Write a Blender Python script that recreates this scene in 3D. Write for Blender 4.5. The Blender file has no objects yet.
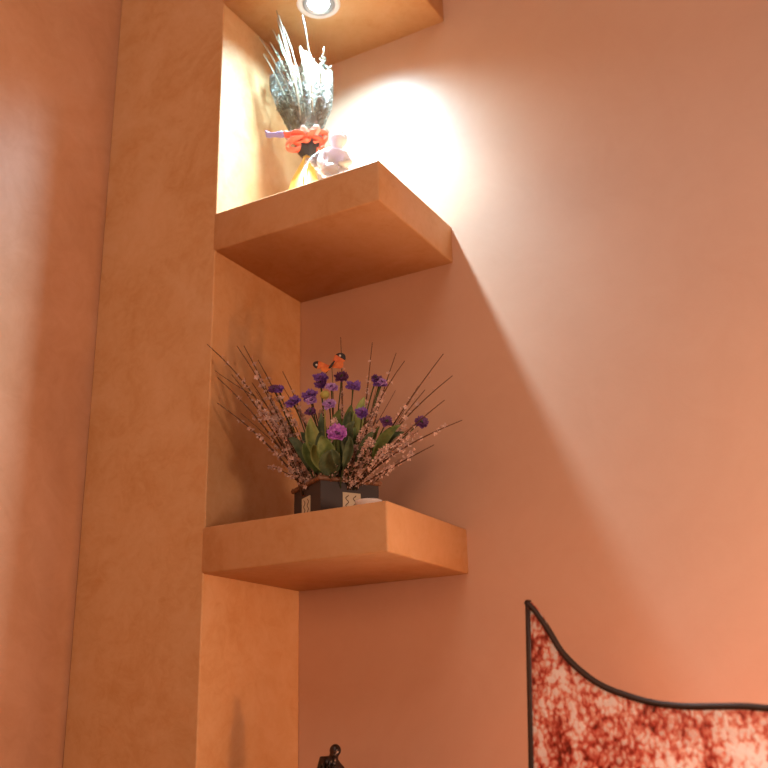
import bpy, bmesh, math, random
from mathutils import Vector, Matrix
random.seed(11)
C = bpy.context.scene.collection
PI = math.pi
V = Vector

# ------------------------------------------------------------------ helpers
class MB:
    """collects shapes and links them as one mesh object"""
    def __init__(s):
        s.v = []; s.f = []
    def add(s, vs, fs):
        n = len(s.v); s.v += [tuple(v) for v in vs]; s.f += [tuple(i + n for i in f) for f in fs]
    def box(s, x0, x1, y0, y1, z0, z1, M=None):
        vs = [V((x, y, z)) for x in (x0, x1) for y in (y0, y1) for z in (z0, z1)]
        if M: vs = [M @ v for v in vs]
        s.add(vs, [(0,1,3,2),(4,6,7,5),(0,4,5,1),(2,3,7,6),(0,2,6,4),(1,5,7,3)])
    def tube(s, pts, r, n=6, cap=True):
        pts = [V(p) for p in pts]
        if not hasattr(r, '__len__'): r = [r] * len(pts)
        vs = []; fs = []
        up = None
        for i, p in enumerate(pts):
            t = (pts[min(i+1, len(pts)-1)] - pts[max(i-1, 0)]).normalized()
            if up is None:
                up = t.orthogonal().normalized()
            up = (up - t * up.dot(t))
            up = up.normalized() if up.length > 1e-6 else t.orthogonal().normalized()
            w = t.cross(up)
            for k in range(n):
                a = 2 * PI * k / n
                vs.append(p + (up * math.cos(a) + w * math.sin(a)) * r[i])
        for i in range(len(pts) - 1):
            for k in range(n):
                a = i*n + k; b = i*n + (k+1) % n
                fs.append((a, b, b + n, a + n))
        if cap:
            fs.append(tuple(range(n-1, -1, -1))); m = (len(pts)-1)*n; fs.append(tuple(range(m, m+n)))
        s.add(vs, fs)
    def lathe(s, prof, n=32, M=None, close=True):
        vs = []; fs = []
        for (r, z) in prof:
            for k in range(n):
                a = 2 * PI * k / n
                v = V((r*math.cos(a), r*math.sin(a), z)); vs.append(M @ v if M else v)
        for i in range(len(prof) - 1):
            for k in range(n):
                a = i*n + k; b = i*n + (k+1) % n
                fs.append((a, b, b+n, a+n))
        if close:
            fs.append(tuple(range(n-1, -1, -1))); m = (len(prof)-1)*n; fs.append(tuple(range(m, m+n)))
        s.add(vs, fs)
    def ball(s, c, r, n=8, m=6, sc=(1,1,1)):
        c = V(c); prof = [(max(math.sin(PI*i/m), .02)*r, -math.cos(PI*i/m)*r) for i in range(m+1)]
        M = Matrix.Translation(c) @ Matrix.Diagonal((sc[0], sc[1], sc[2], 1))
        s.lathe(prof, n, M)
    def grid(s, fn, nu, nv, thick=0.0):
        """a sheet fn(u,v), given real thickness when thick > 0"""
        P = [[V(fn(i/nu, j/nv)) for j in range(nv+1)] for i in range(nu+1)]
        idx = lambda i, j: i*(nv+1) + j
        vs = [P[i][j] for i in range(nu+1) for j in range(nv+1)]
        fs = [(idx(i,j), idx(i+1,j), idx(i+1,j+1), idx(i,j+1)) for i in range(nu) for j in range(nv)]
        if thick:
            nrm = []
            for i in range(nu+1):
                for j in range(nv+1):
                    a = P[min(i+1,nu)][j] - P[max(i-1,0)][j]; b = P[i][min(j+1,nv)] - P[i][max(j-1,0)]
                    q = a.cross(b); nrm.append(q.normalized() if q.length > 1e-12 else V((0,0,1)))
            n = len(vs)
            vs = vs + [v - q*thick for v, q in zip(vs, nrm)]
            fs = fs + [tuple(k+n for k in reversed(f)) for f in fs]
            edge = [idx(i,0) for i in range(nu+1)] + [idx(nu,j) for j in range(1,nv+1)] + [idx(i,nv) for i in range(nu-1,-1,-1)] + [idx(0,j) for j in range(nv-1,0,-1)]
            for a, b in zip(edge, edge[1:] + edge[:1]):
                fs.append((b, a, a+n, b+n))
        s.add(vs, fs)
    def build(s, name, m, parent=None, smooth=True, bevel=0):
        me = bpy.data.meshes.new(name); me.from_pydata(s.v, [], s.f)
        bm = bmesh.new(); bm.from_mesh(me); bmesh.ops.recalc_face_normals(bm, faces=bm.faces); bm.to_mesh(me); bm.free()
        me.materials.append(m)
        if smooth:
            for p in me.polygons: p.use_smooth = True
        o = bpy.data.objects.new(name, me); C.objects.link(o)
        if parent is not None:
            o.parent = parent
            o.matrix_parent_inverse = world_of(parent).inverted()
        if bevel:
            b = o.modifiers.new('bevel', 'BEVEL'); b.width = bevel; b.segments = 4; b.limit_method = 'ANGLE'
        return o

def world_of(o):
    M = Matrix.Translation(o.location) @ o.rotation_euler.to_matrix().to_4x4()
    if o.parent: M = world_of(o.parent) @ o.matrix_parent_inverse @ M
    return M

def thing(name, label, cat, loc=(0,0,0), group=None):
    o = bpy.data.objects.new(name, None); C.objects.link(o); o.location = loc; o.empty_display_size = .05
    return tag(o, label, cat, group)
def tag(o, label, cat, group=None):
    o['label'] = label; o['category'] = cat
    if group: o['group'] = group
    return o
def struct(o):
    o['kind'] = 'structure'; return o

def evaluated(o, name):
    bpy.context.view_layer.update()
    dg = bpy.context.evaluated_depsgraph_get()
    me = bpy.data.meshes.new_from_object(o.evaluated_get(dg)); bpy.data.objects.remove(o); me.name = name
    return me
def skin(name, joints, edges, m, parent=None, balls=(), voxel=.0014):
    """one continuous figure: a surface grown over a skeleton [(x,y,z,r)], rounded forms (centre, radius, scale) fused into it"""
    me = bpy.data.meshes.new(name); me.from_pydata([j[:3] for j in joints], edges, [])
    o = bpy.data.objects.new(name, me); C.objects.link(o)
    o.modifiers.new('skin', 'SKIN')
    sv = me.skin_vertices[0].data
    for i, j in enumerate(joints):
        sv[i].radius = (j[3], j[3]); sv[i].use_root = (i == 0)
    ss = o.modifiers.new('sub', 'SUBSURF'); ss.levels = ss.render_levels = 2
    me = evaluated(o, name)
    k = MB(); k.add([v.co for v in me.vertices], [tuple(p.vertices) for p in me.polygons])
    for c, r, sc in balls: k.ball(c, r, 16, 10, sc)
    o = k.build(name, m)
    rm = o.modifiers.new('fuse', 'REMESH'); rm.mode = 'VOXEL'; rm.voxel_size = voxel
    sm = o.modifiers.new('smooth', 'SMOOTH'); sm.factor = .5; sm.iterations = 3
    me = evaluated(o, name)
    me.materials.clear(); me.materials.append(m)
    for p in me.polygons: p.use_smooth = True
    o = bpy.data.objects.new(name, me); C.objects.link(o)
    if parent is not None:
        o.parent = parent; o.matrix_parent_inverse = world_of(parent).inverted()
    return o

# ------------------------------------------------------------------ materials
def mat(name, col=(.5,.5,.5), rough=.5, metal=0.0, **kw):
    m = bpy.data.materials.new(name); m.use_nodes = True
    b = m.node_tree.nodes['Principled BSDF']
    b.inputs['Base Color'].default_value = (*col, 1); b.inputs['Roughness'].default_value = rough; b.inputs['Metallic'].default_value = metal
    for k, v in kw.items(): b.inputs[k.replace('_', ' ')].default_value = v
    return m
def N(m, t, **kw):
    n = m.node_tree.nodes.new(t)
    for k, v in kw.items():
        if k in n.inputs: n.inputs[k].default_value = v
        else: setattr(n, k, v)
    return n
def L(m, a, b): m.node_tree.links.new(a, b)
def ramp(m, stops, src):
    r = N(m, 'ShaderNodeValToRGB'); e = r.color_ramp.elements
    e[0].position, e[0].color = stops[0][0], (*stops[0][1], 1)
    e[1].position, e[1].color = stops[-1][0], (*stops[-1][1], 1)
    for p, c in stops[1:-1]:
        q = e.new(p); q.color = (*c, 1)
    L(m, src, r.inputs['Fac']); return r
def bsdf(m): return m.node_tree.nodes['Principled BSDF']

def plaster(name, c_dark, c_mid, c_light, rough=.6, scale=5.0, bump=.12, spec=.35):
    """hand-trowelled tinted plaster: cloudy patches, fine sweeps, fine grain"""
    m = mat(name, c_mid, rough); b = bsdf(m); b.inputs['Specular IOR Level'].default_value = spec
    tc = N(m, 'ShaderNodeTexCoord')
    n1 = N(m, 'ShaderNodeTexNoise', Scale=scale, Detail=6.0, Roughness=.62, Distortion=.9)
    mp = N(m, 'ShaderNodeMapping'); mp.inputs['Rotation'].default_value = (.5, .7, .3); mp.inputs['Scale'].default_value = (1, 1, 1.0)
    L(m, tc.outputs['Object'], mp.inputs['Vector']); L(m, mp.outputs['Vector'], n1.inputs['Vector'])
    n2 = N(m, 'ShaderNodeTexNoise', Scale=scale*5, Detail=5.0, Roughness=.7, Distortion=1.4); L(m, mp.outputs['Vector'], n2.inputs['Vector'])
    mx = N(m, 'ShaderNodeMath', operation='MULTIPLY_ADD'); L(m, n2.outputs['Fac'], mx.inputs[0]); mx.inputs[1].default_value = .35
    sc = N(m, 'ShaderNodeMath', operation='MULTIPLY'); L(m, n1.outputs['Fac'], sc.inputs[0]); sc.inputs[1].default_value = .65
    L(m, sc.outputs[0], mx.inputs[2])
    r = ramp(m, [(.36, c_dark), (.5, c_mid), (.64, c_light)], mx.outputs[0]); L(m, r.outputs['Color'], b.inputs['Base Color'])
    n3 = N(m, 'ShaderNodeTexNoise', Scale=160.0, Detail=3.0); L(m, tc.outputs['Object'], n3.inputs['Vector'])
    ad = N(m, 'ShaderNodeMath', operation='MULTIPLY_ADD'); L(m, n2.outputs['Fac'], ad.inputs[0]); ad.inputs[1].default_value = 2.5; L(m, n3.outputs['Fac'], ad.inputs[2])
    bp = N(m, 'ShaderNodeBump', Strength=bump, Distance=.002); L(m, ad.outputs[0], bp.inputs['Height']); L(m, bp.outputs['Normal'], b.inputs['Normal'])
    return m

M_PL = plaster('trowelled orange plaster', (.565,.285,.11), (.622,.348,.162), (.655,.385,.20), .55, 6.5)
M_SH = plaster('trowelled terracotta plaster', (.57,.275,.11), (.63,.325,.15), (.67,.37,.19), .55, 7.0)
M_LW = plaster('pinkish orange plaster', (.54,.29,.165), (.59,.33,.20), (.63,.365,.235), .5, 3.0, .08)
M_BW = plaster('satin peach wall paint', (.57,.338,.228), (.585,.353,.241), (.60,.368,.254), .42, 2.0, .05, .5)
M_FL = plaster('tan stone floor', (.30,.20,.12), (.36,.25,.16), (.42,.30,.2), .4, 3.0)
M_CE = mat('matt cream ceiling paint', (.72,.6,.48), .9)
M_CHROME = mat('brushed steel', (.42,.43,.48), .35, 1.0)
M_RING = mat('pale grey enamel', (.72,.72,.78), .35)
M_BULB = mat('lit lamp lens', (1,1,1), .3); bsdf(M_BULB).inputs['Emission Color'].default_value = (1,.97,.95,1); bsdf(M_BULB).inputs['Emission Strength'].default_value = 14
M_POT = mat('dark brown lacquer', (.05,.036,.034), .5)
M_BAMB = mat('brown bamboo', (.22,.10,.05), .45)
M_INL = mat('pale beige inlay', (.62,.52,.36), .6)
M_SQ = mat('brown squiggle line', (.10,.05,.025), .6)
M_TWIG = mat('brown twig bark', (.12,.06,.03), .8)
M_BLOS = mat('dusty pink blossom', (.64,.44,.38), .7)
M_STEM = mat('dark green stem', (.06,.08,.025), .7)
M_SOIL = mat('dry brown moss', (.10,.075,.035), .95)
M_WHITE = mat('white glazed ceramic', (.86,.83,.86), .25, 0.0, Subsurface_Weight=.6, Subsurface_Scale=.02, Subsurface_Radius=(1,.95,1))
M_WING = mat('white matt ceramic', (.84,.82,.86), .4, 0.0, Subsurface_Weight=.5, Subsurface_Scale=.02, Subsurface_Radius=(1,.95,1))
M_BRONZE = mat('dark bronze', (.05,.035,.03), .28, .75)
M_IRON = mat('dark brown iron', (.055,.035,.03), .45, .6)
M_GRASS = mat('pale straw', (.36,.32,.23), .6)
M_RED = mat('sheer red ribbon', (.85,.16,.10), .35)
M_PURP = mat('purple striped ribbon', (.35,.28,.55), .4)
M_RUFF = mat('white gauze', (.55,.42,.38), .6)
M_COLL = mat('black gauze', (.04,.035,.04), .55)
M_YEL = mat('yellow crepe paper', (.80,.60,.14), .7)
M_BLK = mat('black velvet', (.02,.016,.015), .6)
M_WHT = mat('white wing spot', (.7,.66,.6), .6)

# leaves and petals, a little mottled
def mottled(name, a, b_, scale, rough=.6, **kw):
    m = mat(name, a, rough, **kw); n = N(m, 'ShaderNodeTexNoise', Scale=scale, Detail=4.0)
    tc = N(m, 'ShaderNodeTexCoord'); L(m, tc.outputs['Object'], n.inputs['Vector'])
    r = ramp(m, [(.35, a), (.65, b_)], n.outputs['Fac']); L(m, r.outputs['Color'], bsdf(m).inputs['Base Color']); return m
M_LEAF = mottled('green leaf', (.09,.15,.04), (.20,.28,.09), 60)
M_LEAFL = mottled('light green leaf', (.24,.31,.09), (.36,.42,.15), 60)
M_LEAFD = mottled('dark green leaf', (.05,.09,.045), (.12,.17,.09), 60)
M_VIO = mottled('deep violet petal', (.12,.035,.26), (.30,.14,.56), 150)
M_LILAC = mottled('lilac petal', (.38,.18,.56), (.62,.40,.80), 150)
M_MAG = mottled('magenta purple petal', (.40,.08,.50), (.62,.24,.72), 150)
M_PLUM = mottled('dark plum petal', (.10,.03,.12), (.20,.07,.24), 150)
M_OWING = mottled('orange butterfly wing', (.62,.12,.03), (.75,.22,.05), 90)
M_YG = mat('yellow green bud', (.42,.40,.10), .6)

# crinkled clear cellophane: see-through film, sharp gloss on its creases
M_CELL = bpy.data.materials.new('clear crinkled cellophane'); M_CELL.use_nodes = True
_nt = M_CELL.node_tree; _nt.nodes.clear()
_out = N(M_CELL, 'ShaderNodeOutputMaterial'); _t = N(M_CELL, 'ShaderNodeTexCoord')
_n = N(M_CELL, 'ShaderNodeTexNoise', Scale=46.0, Detail=4.0, Distortion=2.0); L(M_CELL, _t.outputs['Object'], _n.inputs['Vector'])
_bp = N(M_CELL, 'ShaderNodeBump', Strength=1.0, Distance=.008); L(M_CELL, _n.outputs['Fac'], _bp.inputs['Height'])
_tr = N(M_CELL, 'ShaderNodeBsdfTransparent', Color=(.74,.74,.71,1))
_gl = N(M_CELL, 'ShaderNodeBsdfGlossy', Color=(.9,.92,.95,1), Roughness=.22); L(M_CELL, _bp.outputs['Normal'], _gl.inputs['Normal'])
_di = N(M_CELL, 'ShaderNodeBsdfDiffuse', Color=(.17,.16,.135,1)); L(M_CELL, _bp.outputs['Normal'], _di.inputs['Normal'])
_m1 = N(M_CELL, 'ShaderNodeMixShader', Fac=.10); L(M_CELL, _di.outputs[0], _m1.inputs[1]); L(M_CELL, _gl.outputs[0], _m1.inputs[2])
_r = ramp(M_CELL, [(.36, (.30,.30,.30)), (.66, (.92,.92,.92))], _n.outputs['Fac'])
_m2 = N(M_CELL, 'ShaderNodeMixShader'); L(M_CELL, _r.outputs['Color'], _m2.inputs['Fac']); L(M_CELL, _tr.outputs[0], _m2.inputs[1]); L(M_CELL, _m1.outputs[0], _m2.inputs[2])
L(M_CELL, _m2.outputs[0], _out.inputs['Surface'])

# mottled red and pearl glass of the wall panel
M_GLASS = mat('mottled red pearl glass', (.7,.2,.1), .22); _m = M_GLASS; _b = bsdf(_m)
_t = N(_m, 'ShaderNodeTexCoord')
_mp = N(_m, 'ShaderNodeMapping'); _mp.inputs['Scale'].default_value = (1, 1, .42); L(_m, _t.outputs['Object'], _mp.inputs['Vector'])
_big = N(_m, 'ShaderNodeTexNoise', Scale=17.0, Detail=5.0, Roughness=.65, Distortion=.6); L(_m, _mp.outputs['Vector'], _big.inputs['Vector'])
_mp2 = N(_m, 'ShaderNodeMapping'); _mp2.inputs['Scale'].default_value = (1, 1, .75); L(_m, _t.outputs['Object'], _mp2.inputs['Vector'])
_wob = N(_m, 'ShaderNodeTexNoise', Scale=60.0, Detail=2.0); L(_m, _mp2.outputs['Vector'], _wob.inputs['Vector'])
_vm = N(_m, 'ShaderNodeVectorMath', operation='MULTIPLY_ADD'); L(_m, _wob.outputs['Color'], _vm.inputs[0]); _vm.inputs[1].default_value = (.016,.016,.016); L(_m, _mp2.outputs['Vector'], _vm.inputs[2])
_vo = N(_m, 'ShaderNodeTexVoronoi', Scale=125.0, feature='F1'); L(_m, _vm.outputs[0], _vo.inputs['Vector'])
_fine = N(_m, 'ShaderNodeTexNoise', Scale=150.0, Detail=3.0, Roughness=.7); L(_m, _mp2.outputs['Vector'], _fine.inputs['Vector'])
_a1 = N(_m, 'ShaderNodeMath', operation='MULTIPLY_ADD'); L(_m, _vo.outputs['Distance'], _a1.inputs[0]); _a1.inputs[1].default_value = -.42; L(_m, _big.outputs['Fac'], _a1.inputs[2])
_a2 = N(_m, 'ShaderNodeMath', operation='MULTIPLY_ADD'); L(_m, _fine.outputs['Fac'], _a2.inputs[0]); _a2.inputs[1].default_value = .45; L(_m, _a1.outputs[0], _a2.inputs[2])
_r = ramp(_m, [(.32, (.16,.02,.012)), (.42, (.54,.08,.055)), (.505, (.76,.24,.17)), (.58, (.90,.56,.44)), (.66, (.97,.93,.90))], _a2.outputs[0])
_bp = N(_m, 'ShaderNodeBump', Strength=.5, Distance=.003); L(_m, _a2.outputs[0], _bp.inputs['Height'])
_di = N(_m, 'ShaderNodeBsdfDiffuse'); _tl = N(_m, 'ShaderNodeBsdfTranslucent'); _gl = N(_m, 'ShaderNodeBsdfGlossy', Roughness=.2)
for _q in (_di, _tl): L(_m, _r.outputs['Color'], _q.inputs['Color'])
for _q in (_di, _gl): L(_m, _bp.outputs['Normal'], _q.inputs['Normal'])
_x1 = N(_m, 'ShaderNodeMixShader', Fac=.45); L(_m, _di.outputs[0], _x1.inputs[1]); L(_m, _tl.outputs[0], _x1.inputs[2])
_x2 = N(_m, 'ShaderNodeMixShader', Fac=.05); L(_m, _x1.outputs[0], _x2.inputs[1]); L(_m, _gl.outputs[0], _x2.inputs[2])
L(_m, _x2.outputs[0], _m.node_tree.nodes['Material Output'].inputs['Surface'])

# ------------------------------------------------------------------ the room
D = .3208                      # depth of pilaster and shelves; the back wall stands at y = D
FZ, CZ = -1.55, 2.75           # floor and ceiling
b = MB(); b.box(-.33, 3.6, D, D+.12, FZ, CZ); struct(b.build('wall_back', M_BW, smooth=False))
b = MB(); b.box(-.45, -.33, -3.6, D+.12, FZ, CZ); struct(b.build('wall_left', M_LW, smooth=False))
b = MB(); b.box(-.45, 3.6, -3.6, D+.12, FZ-.1, FZ); struct(b.build('floor', M_FL, smooth=False))
b = MB(); b.box(-.45, 3.6, -3.6, D+.12, CZ, CZ+.1); struct(b.build('ceiling', M_CE, smooth=False))
b = MB(); b.box(-.33, 0, 0, D, FZ, CZ); struct(b.build('wall_pilaster', M_PL, smooth=False, bevel=.003))

def shelf(z0, z1, label, ln=.4):
    """a plaster shelf growing out of the pilaster: rounded on its free edges, flush at its root"""
    s = MB(); s.box(-.004, ln, -.0003, D, z0, z1)
    o = s.build('wall_shelf', M_PL, smooth=True)
    me = o.data; at = me.attributes.new('bevel_weight_edge', 'FLOAT', 'EDGE')
    for e in me.edges:
        a, c = [me.vertices[k].co for k in e.vertices]
        free = (a.y < .01 or c.y < .01 or (a.x > .1 and c.x > .1)) and not (a.y > .1 and c.y > .1) and not (a.x < .1 and c.x < .1)
        at.data[e.index].value = 1.0 if free else 0.0
    b = o.modifiers.new('bevel', 'BEVEL'); b.width = .004; b.segments = 4; b.limit_method = 'WEIGHT'
    return tag(o, label, 'shelf', 'plaster wall shelves beside the pilaster')
LOW, MID, TOP = (.2901, .3791), (.9659, 1.0552), (1.6022, 1.6915)
BOT = (-.386, -.297)
shelf(*TOP, 'topmost plaster shelf with the lit downlight set in its underside', .408)
shelf(*MID, 'orange plaster shelf holding the wrapped bouquet and white figurine')
shelf(*LOW, 'orange plaster shelf holding the dark planter of purple flowers')
shelf(*BOT, 'lowest plaster shelf, under the small dark bronze figurine')

# ------------------------------------------------------------------ recessed downlight
LX, LY, LZ = .1865, .1140, TOP[0]
t = thing('recessed_downlight', 'round steel recessed downlight, lit white, in the underside of the top shelf', 'ceiling light', (LX, LY, LZ))
T_ = Matrix.Translation((LX,LY,LZ))
b = MB(); b.lathe([(.050,.001),(.0505,-.002),(.048,-.004),(.040,-.0045),(.0375,-.003),(.037,.001)], 48, T_, close=False); b.build('trim_ring', M_RING, t)
b = MB(); b.lathe([(.0372,.0005),(.0368,-.0035),(.0345,-.0055),(.0300,-.0045),(.0255,-.001)], 48, T_, close=False); b.build('inner_ring', M_CHROME, t)
b = MB(); b.lathe([(.0260,-.0008),(.024,-.0018),(.015,-.0026),(.001,-.003)], 40, T_); b.build('lens', M_BULB, t)

# ------------------------------------------------------------------ planter with the flower arrangement
SZ = LOW[1]
PC = V((.202, .1496, 0)); PA = math.atan2(.85, .53)       # planter centre and the direction of its wide face
ex = V((math.cos(PA), math.sin(PA), 0)); ey = V((-math.sin(PA), math.cos(PA), 0))
PM = Matrix(((ex.x, ey.x, 0, PC.x), (ex.y, ey.y, 0, PC.y), (0, 0, 1, SZ), (0, 0, 0, 1)))
arr = thing('flower_arrangement', 'dried twigs and purple flowers in a dark square planter on the shelf', 'flower arrangement', (PC.x, PC.y, SZ))
h, H = .062, .076
b = MB()
tw = .005
b.box(-h, h, -h, -h+tw, 0, H, PM); b.box(-h, h, h-tw, h, 0, H, PM); b.box(-h, -h+tw, -h+tw, h-tw, 0, H, PM); b.box(h-tw, h, -h+tw, h-tw, 0, H, PM); b.box(-h+tw, h-tw, -h+tw, h-tw, 0, .006, PM)
pot = b.build('planter', M_POT, arr, smooth=False); pot['label'] = 'dark brown square planter box'
b = MB(); b.box(-h+tw, h-tw, -h+tw, h-tw, .006, H-.012, PM); b.build('moss_fill', M_SOIL, arr, smooth=False)
# bamboo rim: jointed rods along the four sides
b = MB()
for sx, sy, hor in ((0,-1,1),(0,1,1),(-1,0,0),(1,0,0)):
    pts = []; rr = []
    n = 5
    for k in range(n):
        for q, r in ((.00,.0035),(.03,.0052),(.5,.0050),(.97,.0052),(1.0,.0035)):
            a = -h-.005 + (2*h+.01) * (k+q)/n
            pts.append(PM @ V(((a, sy*(h+.0005), H+.002) if hor else (sx*(h+.0005), a, H+.002)))); rr.append(r)
    b.tube(pts, rr, 8)
b.build('bamboo_rim', M_BAMB, pot)
def inlay(face):
    s = MB(); w = .019; z0, z1 = .013, .054
    def P(u, w_, z): return PM @ (V((u, -h-w_, z)) if face == 'wide' else V((-h-w_, u, z)))
    def bx(m, u0, u1, a, c, za, zb):
        vs = [P(u, q, z) for u in (u0,u1) for q in (a,c) for z in (za,zb)]
        m.add(vs, [(0,1,3,2),(4,6,7,5),(0,4,5,1),(2,3,7,6),(0,2,6,4),(1,5,7,3)])
    bx(s, -w+.003, w+.003, -.001, .0012, z0, z1)
    o = s.build('inlay', M_INL, pot, smooth=False); o['label'] = 'pale beige inlay with two wavy lines'
    s = MB()
    for off in (-.007, .009):
        s.tube([P(off + .003*math.sin(k/24*4.4*PI), .0014, z0+.005+(z1-z0-.01)*k/24) for k in range(25)], .0008, 5)
    s.build('wavy_line', M_SQ, o)
inlay('wide'); inlay('side')

def curve(p0, p1, bend, n=8):
    p0 = V(p0); p1 = V(p1); m = (p0+p1)/2 + V(bend)
    return [p0*(1-t)**2 + m*2*t*(1-t) + p1*t*t for t in [k/n for k in range(n+1)]]
def root_pt(tip, spread=.7):
    q = V(tip) - V((PC.x, PC.y, .42)); q.z = 0
    q = q * .34
    if q.length > .05: q = q.normalized()*.05
    return V((PC.x + q.x + random.uniform(-.012,.012), PC.y + q.y + random.uniform(-.012,.012), SZ + H - .016))
def floret(m, p, d, r):
    """a tiny five-petal blossom facing along d"""
    d = d.normalized(); a = d.orthogonal().normalized(); w = d.cross(a); ph = random.random()*6
    k5 = random.choice((3,4,5))
    for k in range(k5):
        t = ph + 2*PI*k/k5; o = a*math.cos(t) + w*math.sin(t); s = a*-math.sin(t) + w*math.cos(t)
        vs = [p, p + (o*.55 + s*.38)*r + d*r*.25, p + o*r + d*r*.55, p + (o*.55 - s*.38)*r + d*r*.25, p + o*r*.55 + d*r*.05]
        m.add(vs, [(0,1,4),(1,2,4),(2,3,4),(3,0,4),(0,3,2,1)])
def rnd(): return V((random.uniform(-1,1), random.uniform(-1,1), random.uniform(-1,1)))

TIPS = [(0.0133,-0.03,0.7417),(0.0493,0.02,0.7467),(0.0362,0.06,0.7627),(0.0267,-0.01,0.6741),(0.014,0.05,0.701),(0.0207,0.0,0.6242),(0.0287,0.1,0.6948),(0.0778,0.14,0.7221),(0.0505,0.09,0.7381),(0.2098,0.16,0.778),(0.2912,0.15,0.7453),(0.3346,0.17,0.7197),(0.3904,0.1,0.6689),(0.4918,0.06,0.6491),(0.48,0.12,0.6272),(0.5089,0.02,0.5458),(0.5223,0.06,0.5171),(0.4948,0.0,0.4624),(0.4013,0.16,0.6258)]
short = []
for k in range(10):     # low sprays hugging the rim
    sg = -1 if k % 2 else 1
    short.append((.2 + sg*random.uniform(.045,.10), random.uniform(.03,.2), random.uniform(.475,.53)))
for k in range(8):      # and between the leaves
    short.append((random.uniform(.16,.33), random.uniform(.08,.2), random.uniform(.53,.62)))
for k in range(13):     # shorter sprays, left side
    short.append((random.uniform(.085,.17), random.uniform(.03,.17), random.uniform(.52,.63)))
for k in range(20):     # and right side
    x = random.uniform(.25,.39); short.append((x, random.uniform(.03,.18), random.uniform(.52,.635) - (x-.25)*.35))
def twig(tip, long):
    tip = V(tip); p0 = root_pt(tip)
    side = V((tip.x-p0.x, tip.y-p0.y, 0))
    pts = curve(p0, tip, rnd()*.020 + V((-side.x*.12, -side.y*.12, .012)) , 10)
    s = MB(); kf = .85 if long else .6; s.tube(pts, [(.0021*(1-i/10)+.0009)*kf for i in range(11)], 5)
    if long and random.random() < .6:           # a fork
        i = random.choice((4,5,6)); q = pts[i] + (tip-pts[i])*.55 + rnd()*.022
        s.tube(curve(pts[i], q, rnd()*.004, 4), [.0009,.0008,.0007,.0006,.0005], 5)
    o = s.build('twig', M_TWIG, arr)
    m = MB()
    n = int((tip-p0).length * (330 if not long else 125))
    for k in range(n):
        t = random.uniform(.12, 1.0) if not long else random.triangular(.08, .92, .42)
        i = min(int(t*10), 9); p = pts[i].lerp(pts[i+1], t*10-i)
        d = rnd() + V((0,-.35,.3)); d.normalize()
        floret(m, p + d*.003, d, random.uniform(.0032,.0068))
    ob = m.build('blossoms', M_BLOS, o, smooth=False)
for q in TIPS: twig(q, True)
for q in short: twig(q, False)

def leaf(p0, p1, w, m, bend=(0,0,0), curl=.3, parent=arr, name='leaf'):
    c = curve(p0, p1, bend, 10); s = MB()
    view = V((.53,-.82,-.1))
    def fn(u, v):
        i = min(int(u*10), 9); p = c[i].lerp(c[i+1], u*10-i); t = (c[i+1]-c[i]).normalized()
        side = t.cross(view).normalized(); nn = side.cross(t)
        ww = w * (math.sin(PI*min(u*.93+.05,1))**.8) * (1-.25*u); q = v*2-1
        return p + side*q*ww + nn*(abs(q)**2)*ww*curl
    s.grid(fn, 12, 6, .0006); return s.build(name, m, parent)
LV = [((0.209,0.05,0.5736),.016,M_LEAFL),((0.246,0.03,0.5275),.018,M_LEAF),((0.2755,0.02,0.492),.017,M_LEAFD),((0.2201,0.07,0.5869),.011,M_LEAFD),((0.2579,0.08,0.59),.013,M_LEAF),((0.2757,0.09,0.5981),.012,M_LEAF),((0.3001,0.1,0.6128),.012,M_LEAFL),((0.3879,0.08,0.5366),.011,M_LEAF),((0.1902,0.06,0.5299),.016,M_LEAF),((0.3013,0.06,0.5532),.013,M_LEAFD),((0.3841,0.1,0.5286),.010,M_LEAFD),
      ((.150,.06,.545),.010,M_LEAFD),((.165,.08,.56),.011,M_LEAFD),((.235,.05,.545),.012,M_LEAFD),((.30,.04,.52),.010,M_LEAFD),((.225,.035,.515),.015,M_LEAFL),((.255,.045,.50),.016,M_LEAFD),((.335,.07,.53),.010,M_LEAFD)]
for k in range(12): LV.append(((random.uniform(.20,.34), random.uniform(.05,.13), random.uniform(.53,.60)), random.uniform(.007,.011), random.choice((M_LEAF, M_LEAFD, M_LEAF))))
for p, w, m in LV:
    p = V(p); r = root_pt(p); q = r.lerp(p, .42)
    lf = leaf(q, p, w*1.08, m, rnd()*.014 + V((0,-.010,.012)), random.uniform(.2,.8))
    g = MB(); g.tube(curve(r, q + (p-q)*.05, rnd()*.006, 5), .0013, 5); g.build('petiole', M_STEM, lf)

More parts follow.
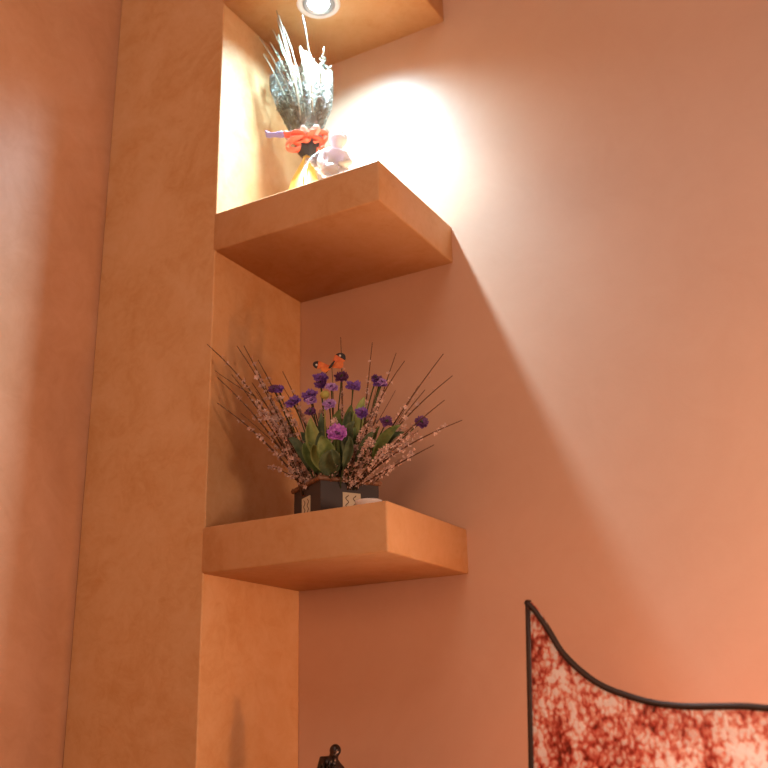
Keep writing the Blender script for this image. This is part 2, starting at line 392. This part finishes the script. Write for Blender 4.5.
def flower(p, m, r, layers=3):
    p = V(p); r0 = root_pt(p); pts = curve(r0, p, rnd()*.012 + V((0,0,.02)), 8)
    s = MB(); ax = (pts[-1]-pts[-2]).normalized()*.5 + V((.35,-.6,.25)); ax.normalize()
    a = ax.orthogonal().normalized(); w = ax.cross(a)
    for l in range(layers):
        n = 9 - l*2; rr = r*(1-.24*l); lift = .15 + .38*l; ph = random.random()*6
        for k in range(n):
            t = ph + 2*PI*k/n + random.uniform(-.15,.15); o = a*math.cos(t)+w*math.sin(t); sd = ax.cross(o)
            ln = rr*random.uniform(.85,1.12); ruff = random.uniform(-.25,.25)
            def fn(u, v, o=o, sd=sd, ln=ln, ruff=ruff):
                q = v*2-1; ww = ln*.42*math.sin(PI*(.12+.80*u))**.7
                return p + o*ln*u + sd*q*ww + ax*(ln*(lift*u + .35*q*q*u*.6 + ruff*u*u) + .06*r*math.sin(5*q+4*u))
            s.grid(fn, 5, 4, .0005)
    f = s.build('flower', m, arr)
    c = MB()
    for k in range(7): c.ball(p + ax*r*.35 + rnd()*r*.18, r*.11, 6, 4)
    c.build('flower_center', M_PLUM if m is not M_PLUM else M_STEM, f)
    g = MB(); g.tube(pts, [.0013]*8+[.002], 5); g.build('flower_stem', M_STEM, f)
FL = [((0.1082,0.07,0.6541),M_PLUM,.014),((.1195,.07,.652),M_VIO,.013),((0.1608,0.06,0.615),M_VIO,.017),((0.1939,0.07,0.6248),M_VIO,.017),((.200,.065,.612),M_LILAC,.013),((0.1982,0.1,0.6694),M_VIO,.017),((.200,.1,.655),M_VIO,.014),((0.2425,0.11,0.6652),M_PLUM,.017),((0.2803,0.09,0.6323),M_VIO,.018),((0.2387,0.07,0.5985),M_LILAC,.016),((0.2023,0.06,0.5881),M_PLUM,.013),((0.2825,0.03,0.5236),M_MAG,.021),((0.311,0.07,0.5694),M_VIO,.015),((0.3223,0.12,0.6402),M_VIO,.017),((.315,.12,.652),M_PLUM,.012),((.331,.115,.641),M_LILAC,.010),((0.3638,0.07,0.5436),M_PLUM,.014),((0.4304,0.08,0.5341),M_PLUM,.015),((0.2405,0.075,0.6345),M_LILAC,.015)]
for p, m, r in FL: flower(p, m, r*.92)
b = MB(); bp_ = V((.2335,.062,.6195)); b.ball(bp_, .009, 10, 8, (1.1,1,.9)); b.tube(curve(root_pt(bp_), bp_, (0,-.01,.02)), .0014, 5); o = b.build('flower_bud', M_YG, arr); o['label'] = 'yellow green flower bud'

# ------------------------------------------------------------------ butterfly on a wire, part of the arrangement
BC = V((.2405, .075, .680))
vx = V((.87,.5,0)); vz = V((-.15,.27,.95))
b = MB(); b.tube([BC+V((.009,-.002,.010)), BC+V((.003,-.002,.003)), BC+V((-.004,-.002,-.004)), BC+V((-.011,-.002,-.012))], [.0012,.0024,.0022,.0008], 8)
bt = b.build('butterfly', M_BLK, arr); bt['label'] = 'orange butterfly with black wing tips'
b = MB(); b.tube(curve((.215,.11,SZ+H-.016), BC+V((0,.002,-.002)), (.01,0,.02), 10), .0007, 5); b.build('wire', M_STEM, bt)
def wing(ang, ln, wd, tip):
    d = vx*math.cos(ang) + vz*math.sin(ang); s = vx*-math.sin(ang) + vz*math.cos(ang); nn = d.cross(s)
    def fn(u, v, u0=0.0, u1=1.0, lift=0):
        u = u0 + (u1-u0)*u; q = v*2-1; ww = wd*(.12+.88*min(1,u*1.5))*math.sqrt(max(0, 1-max(0,(u-.62)/.39)**2))
        return BC + d*ln*u + s*q*ww + nn*(.004*u*u + lift)
    m = MB(); m.grid(lambda u,v: fn(u,v), 10, 6, .0007); m.build('wing', M_OWING, bt)
    if tip:
        m = MB(); m.grid(lambda u,v: fn(u,v,.74,1.0,.0004), 5, 6, .0016); m.build('wing_tip', M_BLK, bt)
        m = MB(); m.ball(fn(.80,.62)+nn*.001, .0022, 8, 6); m.build('wing_spot', M_WHT, bt)
wing(math.radians(50), .037, .0125, 1); wing(math.radians(172), .036, .0095, 1)
wing(math.radians(12), .024, .010, 0); wing(math.radians(212), .022, .008, 0)

# ------------------------------------------------------------------ small white dish near the shelf edge
dx, dy = .336, .047
b = MB(); b.lathe([(.016,0),(.018,.002),(.0235,.0095),(.0250,.0135),(.0248,.0148),(.0238,.0144),(.021,.009),(.014,.0045),(.002,.004)], 36, Matrix.Translation((dx,dy,SZ)))
tag(b.build('small_dish', M_WHITE), 'small low white dish right of the dark planter, at the shelf corner', 'dish')

# ------------------------------------------------------------------ wrapped bouquet on the upper shelf
UZ = MID[1]
BY = .095
bq = thing('wrapped_bouquet', 'bouquet of dried grasses in clear cellophane with a red bow', 'bouquet', (.107, .168, UZ))
BT = Matrix.Translation((-.049, .073, .056)) @ Matrix.Translation((.169, .095, 1.219)) @ Matrix.Scale(1.04, 4) @ Matrix.Translation((-.169, -.095, -1.219))   # where the bouquet stands
prof = [(1.00756,.040),(1.03,.039),(1.09,.036),(1.12,.031),(1.15,.021),(1.175,.012),(1.19,.010)]
b = MB()
nA = 36; vs = []; fs = []
for i, (z, r) in enumerate(prof):
    cx = .156 + (.170-.156)*(z-1.055)/.13
    for k in range(nA):
        a = 2*PI*k/nA; rr = r*(1+.07*math.cos(9*a)*min(1,(1.2-z)/.06))
        vs.append((cx+rr*math.cos(a), BY+rr*math.sin(a), z))
for i in range(len(prof)-1):
    for k in range(nA):
        p, q = i*nA+k, i*nA+(k+1) % nA; fs.append((p,q,q+nA,p+nA))
fs.append(tuple(range(nA-1,-1,-1))); fs.append(tuple(range((len(prof)-1)*nA, len(prof)*nA)))
b.add(vs, fs); o = b.build('paper_foot', M_YEL, bq); o['label'] = 'yellow pleated paper foot'
b = MB()      # white ribbon ends hanging down the paper foot
for k, (x0, x1) in enumerate(((.176,.186),(.180,.197))):
    def fn(u, v, x0=x0, x1=x1, k=k):
        z = 1.176 - u*.115; return V((x0+(x1-x0)*u + (v-.5)*.006, BY-.014-.036*math.sin(u*1.4)+.002*math.sin(9*u+k), z))
    b.grid(fn, 12, 2, .0006)
b.build('ribbon_end', M_WING, bq)
b = MB(); NK = V((.169, BY, 1.219))
vs = []; fs = []
cp = [(1.178,.009),(1.19,.015),(1.203,.024),(1.213,.029)]
for i, (z, r) in enumerate(cp):
    for k in range(nA):
        a = 2*PI*k/nA; rr = r*(1+.10*math.cos(8*a)*i/3); vs.append((.170+rr*math.cos(a), BY+rr*.8*math.sin(a), z))
for i in range(3):
    for k in range(nA):
        p, q = i*nA+k, i*nA+(k+1) % nA; fs.append((p,q,q+nA,p+nA))
fs.append(tuple(range(nA-1,-1,-1))); fs.append(tuple(range(3*nA, 4*nA)))
b.add(vs, fs); o = b.build('gauze_collar', M_COLL, bq); o['label'] = 'black gauze collar under the bow'
# bow: two loops of ribbon and a knot
def ribbon(pts, w, m, name, parent, wdir, th=.0008):
    c = [V(p) for p in pts]; n = len(c)-1; s = MB()
    def fn(u, v):
        i = min(int(u*n), n-1); p = c[i].lerp(c[i+1], u*n-i); return p + V(wdir)*(v-.5)*w*(1+.25*math.sin(u*9))
    s.grid(fn, n*2, 4, th); return s.build(name, m, parent)
fx = V((.87,.5,0)); fy = V((.5,-.86,0))                    # across and towards the room
for sg in (-1, 1):
    for lobe, (ln, up, ph) in enumerate(((.046,.012*sg,0),(.036,.010,.5),(.038,-.010,-.5))):
        pts = []
        for k in range(17):
            a = 2*PI*k/16; u = (1-math.cos(a))/2
            pts.append(NK + fy*(.020+.010*math.sin(ph)) + fx*sg*(ln*u) + V((0,0,up*u - .004 + .0085*math.sin(a)*(1+.3*u))) + fy*.008*math.sin(a+ph))
        ribbon(pts, .013, M_RED, 'bow_loop', bq, fy*.8+V((0,0,.45)))
b = MB(); b.ball(NK + fy*.026 + V((0,0,-.004)), .0085, 12, 8, (1.1,1,.8)); b.build('bow_knot', M_RED, bq)
b = MB()      # pleated pale gauze ruff above the bow
def ruff(u, v):
    a = 2*PI*v; r = .016 + .020*u + .006*u*math.sin(9*a)
    return NK + V((r*1.25*math.cos(a), r*math.sin(a), -.002 + .022*u + .005*u*math.cos(9*a)))
b.grid(ruff, 6, 72, .0006); b.build('gauze_ruff', M_RUFF, bq)
tl = [NK + fy*.02 + fx*(-.01-.080*u) + V((0,0,.022*u + .006*math.sin(u*5))) for u in [k/10 for k in range(11)]]
o = ribbon(tl[5:], .013, M_PURP, 'ribbon_tail', bq, (0,-.4,.9)); o['label'] = 'purple and white ribbon tail'
ribbon(tl[:6], .014, M_RED, 'ribbon_tail', bq, (0,-.4,.9))
# cellophane wrap: an open fan cone with crinkled folds
def wrap(u, v):
    a = 2*PI*v; c, s_ = math.cos(a), math.sin(a)
    left = [(0,.021),(.22,.050),(.52,.079),(.80,.092),(1,.090)]; right = [(0,.021),(.22,.042),(.52,.062),(.80,.064),(1,.061)]
    tab = right if c > 0 else left
    for (u0, r0), (u1, r1) in zip(tab, tab[1:]):
        if u <= u1: rx = r0 + (r1-r0)*(u-u0)/(u1-u0); break
    ry = .017 + .024*math.sin(u*PI*.55)
    z = 1.222 + u*(.192 - .026*c + .012*math.sin(5*a)*u)
    f = 1 + .06*u*math.sin(7*a+3*u) + .045*u*math.sin(13*a-5*u)
    return V((.169 + rx*c*f, BY + ry*s_*f + .006*u*math.sin(11*a), z))
b = MB(); b.grid(wrap, 28, 84); o = b.build('cellophane_wrap', M_CELL, bq); o['label'] = 'clear crinkled cellophane cone'
# dried grasses inside and above
M_SEED = mat('grey green seed heads', (.07,.072,.05), .8)
M_SEEDP = mat('pale cream seed heads', (.16,.15,.105), .8)
GR = [((.1060,.060,1.579),0),((.1000,.070,1.568),0),((.1208,.050,1.551),0),((.1786,.060,1.535),0),((.0736,.090,1.560),1),((.0341,.110,1.520),0),((.1459,.115,1.484),0),((.152,.120,1.480),0),((.139,.115,1.490),0),((.128,.12,1.508),0),((.0361,.090,1.553),0),((.1967,.120,1.480),0),((.192,.125,1.468),1),((.060,.10,1.535),1),((.112,.08,1.545),0),((.090,.09,1.54),0)]
BTi = BT.inverted()
for p, sd in GR:
    p = BTi @ V(p); p0 = V((.169+random.uniform(-.008,.008), BY+random.uniform(-.008,.008), 1.2))
    pts = curve(p0, p, (random.uniform(.0,.02), .01, .015), 10)
    if .17 < p.x < .21 and p.z < 1.46: pts += [p + V((.007,-.004,-.004)), p + V((.012,-.006,-.013)), p + V((.014,-.007,-.026))]
    s = MB(); n = len(pts); s.tube(pts, [.0024-.0014*i/(n-1) for i in range(n)], 5)
    g = s.build('grass_stem', M_GRASS, bq)
    if sd:
        s = MB()
        for k in range(26):
            q = pts[5].lerp(pts[9], random.random()) ; d = rnd()*.5 + V((-.2,0,.8)); d.normalize()
            s.tube([q, q+d*.006, q+d*.013], [.0006,.0013,.0003], 5)
        s.build('seed_head', M_SEEDP, g)
for k in range(26):
    a = random.random()*2*PI; r = math.sqrt(random.random())
    p = V((.158+.066*r*math.cos(a), BY+.030*r*math.sin(a), random.uniform(1.33,1.425)))
    p0 = V((.169+random.uniform(-.008,.008), BY+random.uniform(-.006,.006), 1.205)); pts = curve(p0, p, (.004,0,.01), 6)
    s = MB(); s.tube(pts, .0012, 5)
    for q in range(34):
        c = pts[2].lerp(pts[6], random.random()**.7) + rnd()*.006; d = (rnd()+V((0,0,.8))).normalized()
        s.tube([c, c+d*.005, c+d*.011], [.0008,.0022,.0004], 5)
    s.build('seed_spray', M_SEED if p.x > .165 or k % 4 == 0 else M_SEEDP, bq)

for ch in bq.children: ch.data.transform(BT)
for ch in [g for c_ in bq.children for g in c_.children]: ch.data.transform(BT)

# ------------------------------------------------------------------ white angel figurine on the upper shelf
fg = thing('angel_figurine', 'small white glazed crouching angel figurine beside the bouquet', 'figurine', (.262,.045,UZ))
FY = .045
J = [(.258,FY+.004,UZ+.028,.027),      # 0 hips
     (.262,FY+.002,UZ+.050,.026),# 1 waist
     (.268,FY-.001,UZ+.070,.025),# 2 chest
     (.2765,FY-.003,UZ+.0875,.0095),# 3 neck
     (.2805,FY-.006,UZ+.0960,.0165),# 4 jaw
     (.2825,FY-.004,UZ+.1060,.0225),# 5 face and skull
     (.254,FY-.016,UZ+.074,.0125),(.252,FY-.024,UZ+.052,.0115),(.264,FY-.034,UZ+.040,.007),(.274,FY-.034,UZ+.041,.006), # 6-9 near arm
     (.291,FY+.010,UZ+.072,.011),(.303,FY+.006,UZ+.050,.009),(.299,FY-.012,UZ+.040,.007),(.290,FY-.021,UZ+.041,.006), # 10-13 far arm
     (.268,FY-.024,UZ+.030,.016),(.288,FY-.032,UZ+.028,.012),(.285,FY-.026,UZ+.012,.009),(.298,FY-.032,UZ+.0085,.007), # 14-17 near leg
     (.282,FY+.008,UZ+.028,.016),(.303,FY+.000,UZ+.026,.012),(.302,FY+.003,UZ+.012,.009),(.314,FY-.002,UZ+.0085,.007), # 18-21 far leg
     (.2830,FY-.003,UZ+.1170,.0170)] # 22 crown
E_ = [(0,1),(1,2),(2,3),(3,4),(4,5),(2,6),(6,7),(7,8),(8,9),(2,10),(10,11),(11,12),(12,13),(0,14),(14,15),(15,16),(16,17),(0,18),(18,19),(19,20),(20,21),(5,22)]
skin('angel_body', J, E_, M_WHITE, fg, [((.2822,FY-.005,UZ+.1085), .0152, (1,1,1.12)), ((.2905,FY-.0185,UZ+.1065), .0028, (1,1,1)), ((.2725,FY-.0135,UZ+.107), .0034, (.7,.8,1.2)), ((.2875,FY-.0155,UZ+.0985), .0055, (1,1,.8))])
b = MB()      # close-lying curls over the crown, leaving the face free
HC = V((.2820,FY-.002,UZ+.1085))
for k in range(90):
    d = rnd().normalized()
    if d.z < -.1 or (d.dot(V((.45,-.85,-.1))) > .35 and d.z < .55): continue
    b.ball(HC + d*.0160, .0030, 7, 5)
b.build('hair', M_WING, fg)
for sg in (-1, 1):
    b = MB()
    for l in range(3):
        for k in range(5):
            a = math.radians(150 + k*24); ln = .016 + .004*l + .003*math.sin(k*1.7)
            base = V((.250-.003*l, FY+.002+sg*.010, UZ+.076-.006*l)); d = V((math.cos(a)*.8, sg*.30-.35, math.sin(a))).normalized()
            b.tube([base, base+d*ln*.5, base+d*ln*.9, base+d*ln], [.004,.0065,.0052,.0015], 7)
    b.build('wing', M_WING, fg)
b = MB(); b.lathe([(.046,0),(.047,.003),(.044,.006),(.02,.007),(.002,.007)], 32, Matrix.Translation((.270,FY-.0,UZ)) @ Matrix.Diagonal((1.05,.75,1,1))); b.build('base', M_WHITE, fg)

# ------------------------------------------------------------------ dark bronze figurine on the lowest shelf
BZ = BOT[1]
bf = thing('bronze_figurine', 'small dark bronze seated figurine, only its head and shoulders in view', 'figurine', (.2,.125,BZ))
y = .12
J = [(.200,y,BZ+.105,.024),(.199,y,BZ+.155,.022),(.1985,y,BZ+.205,.022),(.1965,y,BZ+.246,.018),(.2075,y-.004,BZ+.2555,.0085),(.2110,y-.006,BZ+.2620,.0090),(.2125,y-.006,BZ+.2680,.0090),
     (.1875,y-.008,BZ+.252,.0105),(.183,y-.018,BZ+.190,.0085),(.196,y-.034,BZ+.155,.0065),(.212,y-.040,BZ+.145,.005),
     (.214,y+.010,BZ+.236,.0095),(.221,y+.006,BZ+.188,.0080),(.224,y-.014,BZ+.155,.0065),(.220,y-.032,BZ+.146,.005),
     (.196,y-.036,BZ+.112,.015),(.204,y-.066,BZ+.105,.012),(.206,y-.060,BZ+.055,.009),(.206,y-.060,BZ+.020,.007),(.212,y-.078,BZ+.016,.006),
     (.216,y-.030,BZ+.110,.015),(.232,y-.056,BZ+.103,.012),(.232,y-.050,BZ+.055,.009),(.232,y-.050,BZ+.020,.007),(.240,y-.068,BZ+.016,.006)]
E_ = [(0,1),(1,2),(2,3),(3,4),(4,5),(5,6),(3,7),(7,8),(8,9),(9,10),(3,11),(11,12),(12,13),(13,14),(0,15),(15,16),(16,17),(17,18),(18,19),(0,20),(20,21),(21,22),(22,23),(23,24)]
J = [(a_+.006, b_, c_, d_) for a_, b_, c_, d_ in J]
skin('bronze_body', J, E_, M_BRONZE, bf, [((.2192,y-.006,BZ+.2690), .0105, (1,1,1.05)), ((.2244,y-.0160,BZ+.2670), .0022, (1,1,1)), ((.2214,y-.0125,BZ+.2615), .0045, (1,1,.8))])
b = MB()
for k in range(7):
    a = k/6*PI; px = .2035 + .0140*math.cos(a)
    b.tube([V((px, y-.012-.003*math.sin(a), BZ+.256-.010*abs(math.cos(a)))), V((px-.001, y-.0215, BZ+.230)), V((px+.001, y-.0225, BZ+.19)), V((px, y-.0235, BZ+.16))], [.0016,.003,.003,.002], 6)
b.build('carved_folds', M_BRONZE, bf)
b = MB(); b.box(.172,.252,y-.03,y+.04,BZ+.008,BZ+.088); b.box(.166,.258,y-.085,y+.045,BZ,BZ+.0115); b.build('base', M_BRONZE, bf, smooth=False, bevel=.003)

# ------------------------------------------------------------------ backlit glass screen standing on the floor
ap = thing('glass_screen', 'dark framed screen of mottled red glass with a swooping top edge, lower right', 'screen', (1.06, 0, FZ))
PT = [(.6432,.1864),(.6571,.1715),(.6765,.1410),(.6928,.1113),(.7167,.0839),(.7502,.0581),(.7884,.0417),(.8260,.0304),(.8678,.0245),(.9134,.0231),(.9489,.0220),(.9780,.0189),(1.02,.0168),(1.06,.0162)]
XM = 1.06
top = PT[:] + [(2*XM-x, z) for x, z in reversed(PT[:-1])]
ZB = -1.42
def smooth_line(p, n=4):
    out = []
    for i in range(len(p)-1):
        p0 = V((*p[max(i-1,0)],0)); p1 = V((*p[i],0)); p2 = V((*p[i+1],0)); p3 = V((*p[min(i+2,len(p)-1)],0))
        for k in range(n):
            t = k/n; q = .5*((2*p1) + (p2-p0)*t + (2*p0-5*p1+4*p2-p3)*t*t + (3*p1-p0-3*p2+p3)*t**3); out.append((q.x, q.y))
    out.append(p[-1]); return out
topS = smooth_line(top)
def left_x(z): return .6465 + (z-.1864)*.0523
b = MB()
def sheet(u, v):
    # u across, v down
    i = min(int(u*(len(topS)-1)), len(topS)-2); f = u*(len(topS)-1)-i
    xt = topS[i][0]*(1-f)+topS[i+1][0]*f; zt = topS[i][1]*(1-f)+topS[i+1][1]*f
    z = zt + (ZB-zt)*v
    k = (xt-XM)/(XM-.6432)
    return V((XM + k*(XM-left_x(z)-.004), .002, z))
b.grid(sheet, len(topS)-1, 20, .004)
o = b.build('glass_sheet', M_GLASS, ap, smooth=False); o['label'] = 'mottled red, orange and pearl glass'
b = MB(); b.tube([V((x, 0, z)) for x, z in topS], .0050, 8); b.build('top_bar', M_IRON, ap)
for sg in (-1, 1):
    b = MB(); X = lambda z: (XM + sg*(XM-left_x(z)))
    b.tube([V((X(z), 0, z)) for z in (.1884,.1,0,-.2,-.6,-1.0,FZ+.012)], .0050, 8); b.build('side_bar', M_IRON, ap)
    b = MB(); b.tube([V((X(FZ), -.16, FZ+.009)), V((X(FZ), 0, FZ+.014)), V((X(FZ), .16, FZ+.009))], .009, 8); b.build('foot', M_IRON, ap)
b = MB(); b.tube([V((left_x(ZB), 0, ZB)), V((2*XM-left_x(ZB), 0, ZB))], .006, 8); b.build('bottom_bar', M_IRON, ap)

# ------------------------------------------------------------------ light
w = bpy.data.worlds.new('dim room'); bpy.context.scene.world = w; w.use_nodes = True
bg = w.node_tree.nodes['Background']; bg.inputs['Color'].default_value = (1,.7,.5,1); bg.inputs['Strength'].default_value = .01
def lamp(name, kind, loc, rgb, power, target=None, **kw):
    """rgb is the lamp's own tint times its relative strength"""
    l = bpy.data.lights.new(name, kind); o = bpy.data.objects.new(name, l); C.objects.link(o); o.location = loc
    if target: o.rotation_euler = (V(target) - o.location).to_track_quat('-Z', 'Y').to_euler()
    m = max(rgb); l.color = [q/m for q in rgb]; l.energy = power*m
    for k, v in kw.items(): setattr(l, k, v)
    return o
# cool lamp in the recessed fitting: a bright core inside a wider beam
K_ = math.radians
lamp('downlight_center', 'SPOT', (LX, LY, LZ-.009), (1.5,1.68,1.80), 34, shadow_soft_size=.028, spot_size=K_(64), spot_blend=1.0)
lamp('downlight_core', 'SPOT', (LX, LY, LZ-.009), (1.22,1.60,1.76), 38, shadow_soft_size=.028, spot_size=K_(100), spot_blend=1.0)
lamp('downlight_beam', 'SPOT', (LX, LY, LZ-.009), (.36,.66,.82), 74, shadow_soft_size=.028, spot_size=K_(148), spot_blend=1.0)
# warm light to the right: a lamp behind the glass screen, a point lamp out of view, an added low fill; added room fill behind the camera
lamp('screen_backlight', 'AREA', (1.06,.20,-.50), (1,.82,.72), 10, (1.06,-1,-.50), shape='RECTANGLE', size=.74, size_y=.8)
lamp('warm_lamp', 'POINT', (1.6,-.25,.25), (1.12,.74,.54), 20, shadow_soft_size=.12)
lamp('low_warm_fill', 'POINT', (3.0,.1,-1.1), (1.24,.56,.23), 80, shadow_soft_size=.12)  # unseen fill added to brighten the shelf undersides from low right
lamp('room_light', 'AREA', (.9,-3.2,.6), (.43,.222,.122), 60, (.3,.2,.6), shape='SQUARE', size=1.2)
lamp('high_fill', 'AREA', (.9,-2.2,2.4), (.19,.18,.17), 60, (.3,.2,.9), shape='SQUARE', size=1.0)  # unseen high fill added for the left wall and pilaster

# ------------------------------------------------------------------ camera
cam = bpy.data.cameras.new('camera'); co = bpy.data.objects.new('camera', cam); C.objects.link(co)
f = V((-.46151356,.82371831,.32938334)); r = V((.86823011,.49563058,-.02295202)); u = V((.18215845,-.27538786,.94391727))
co.matrix_world = Matrix(((r.x,u.x,-f.x,1.22833302),(r.y,u.y,-f.y,-1.47843194),(r.z,u.z,-f.z,0),(0,0,0,1)))
cam.sensor_fit = 'HORIZONTAL'; cam.sensor_width = 36; cam.lens = 998.73/768*36; cam.clip_start = .02
cam.dof.use_dof = True; cam.dof.focus_distance = 1.90; cam.dof.aperture_fstop = 3.2
sc = bpy.context.scene; sc.camera = co
sc.view_settings.view_transform = 'Standard'; sc.view_settings.look = 'None'; sc.view_settings.gamma = 1; sc.view_settings.exposure = 0
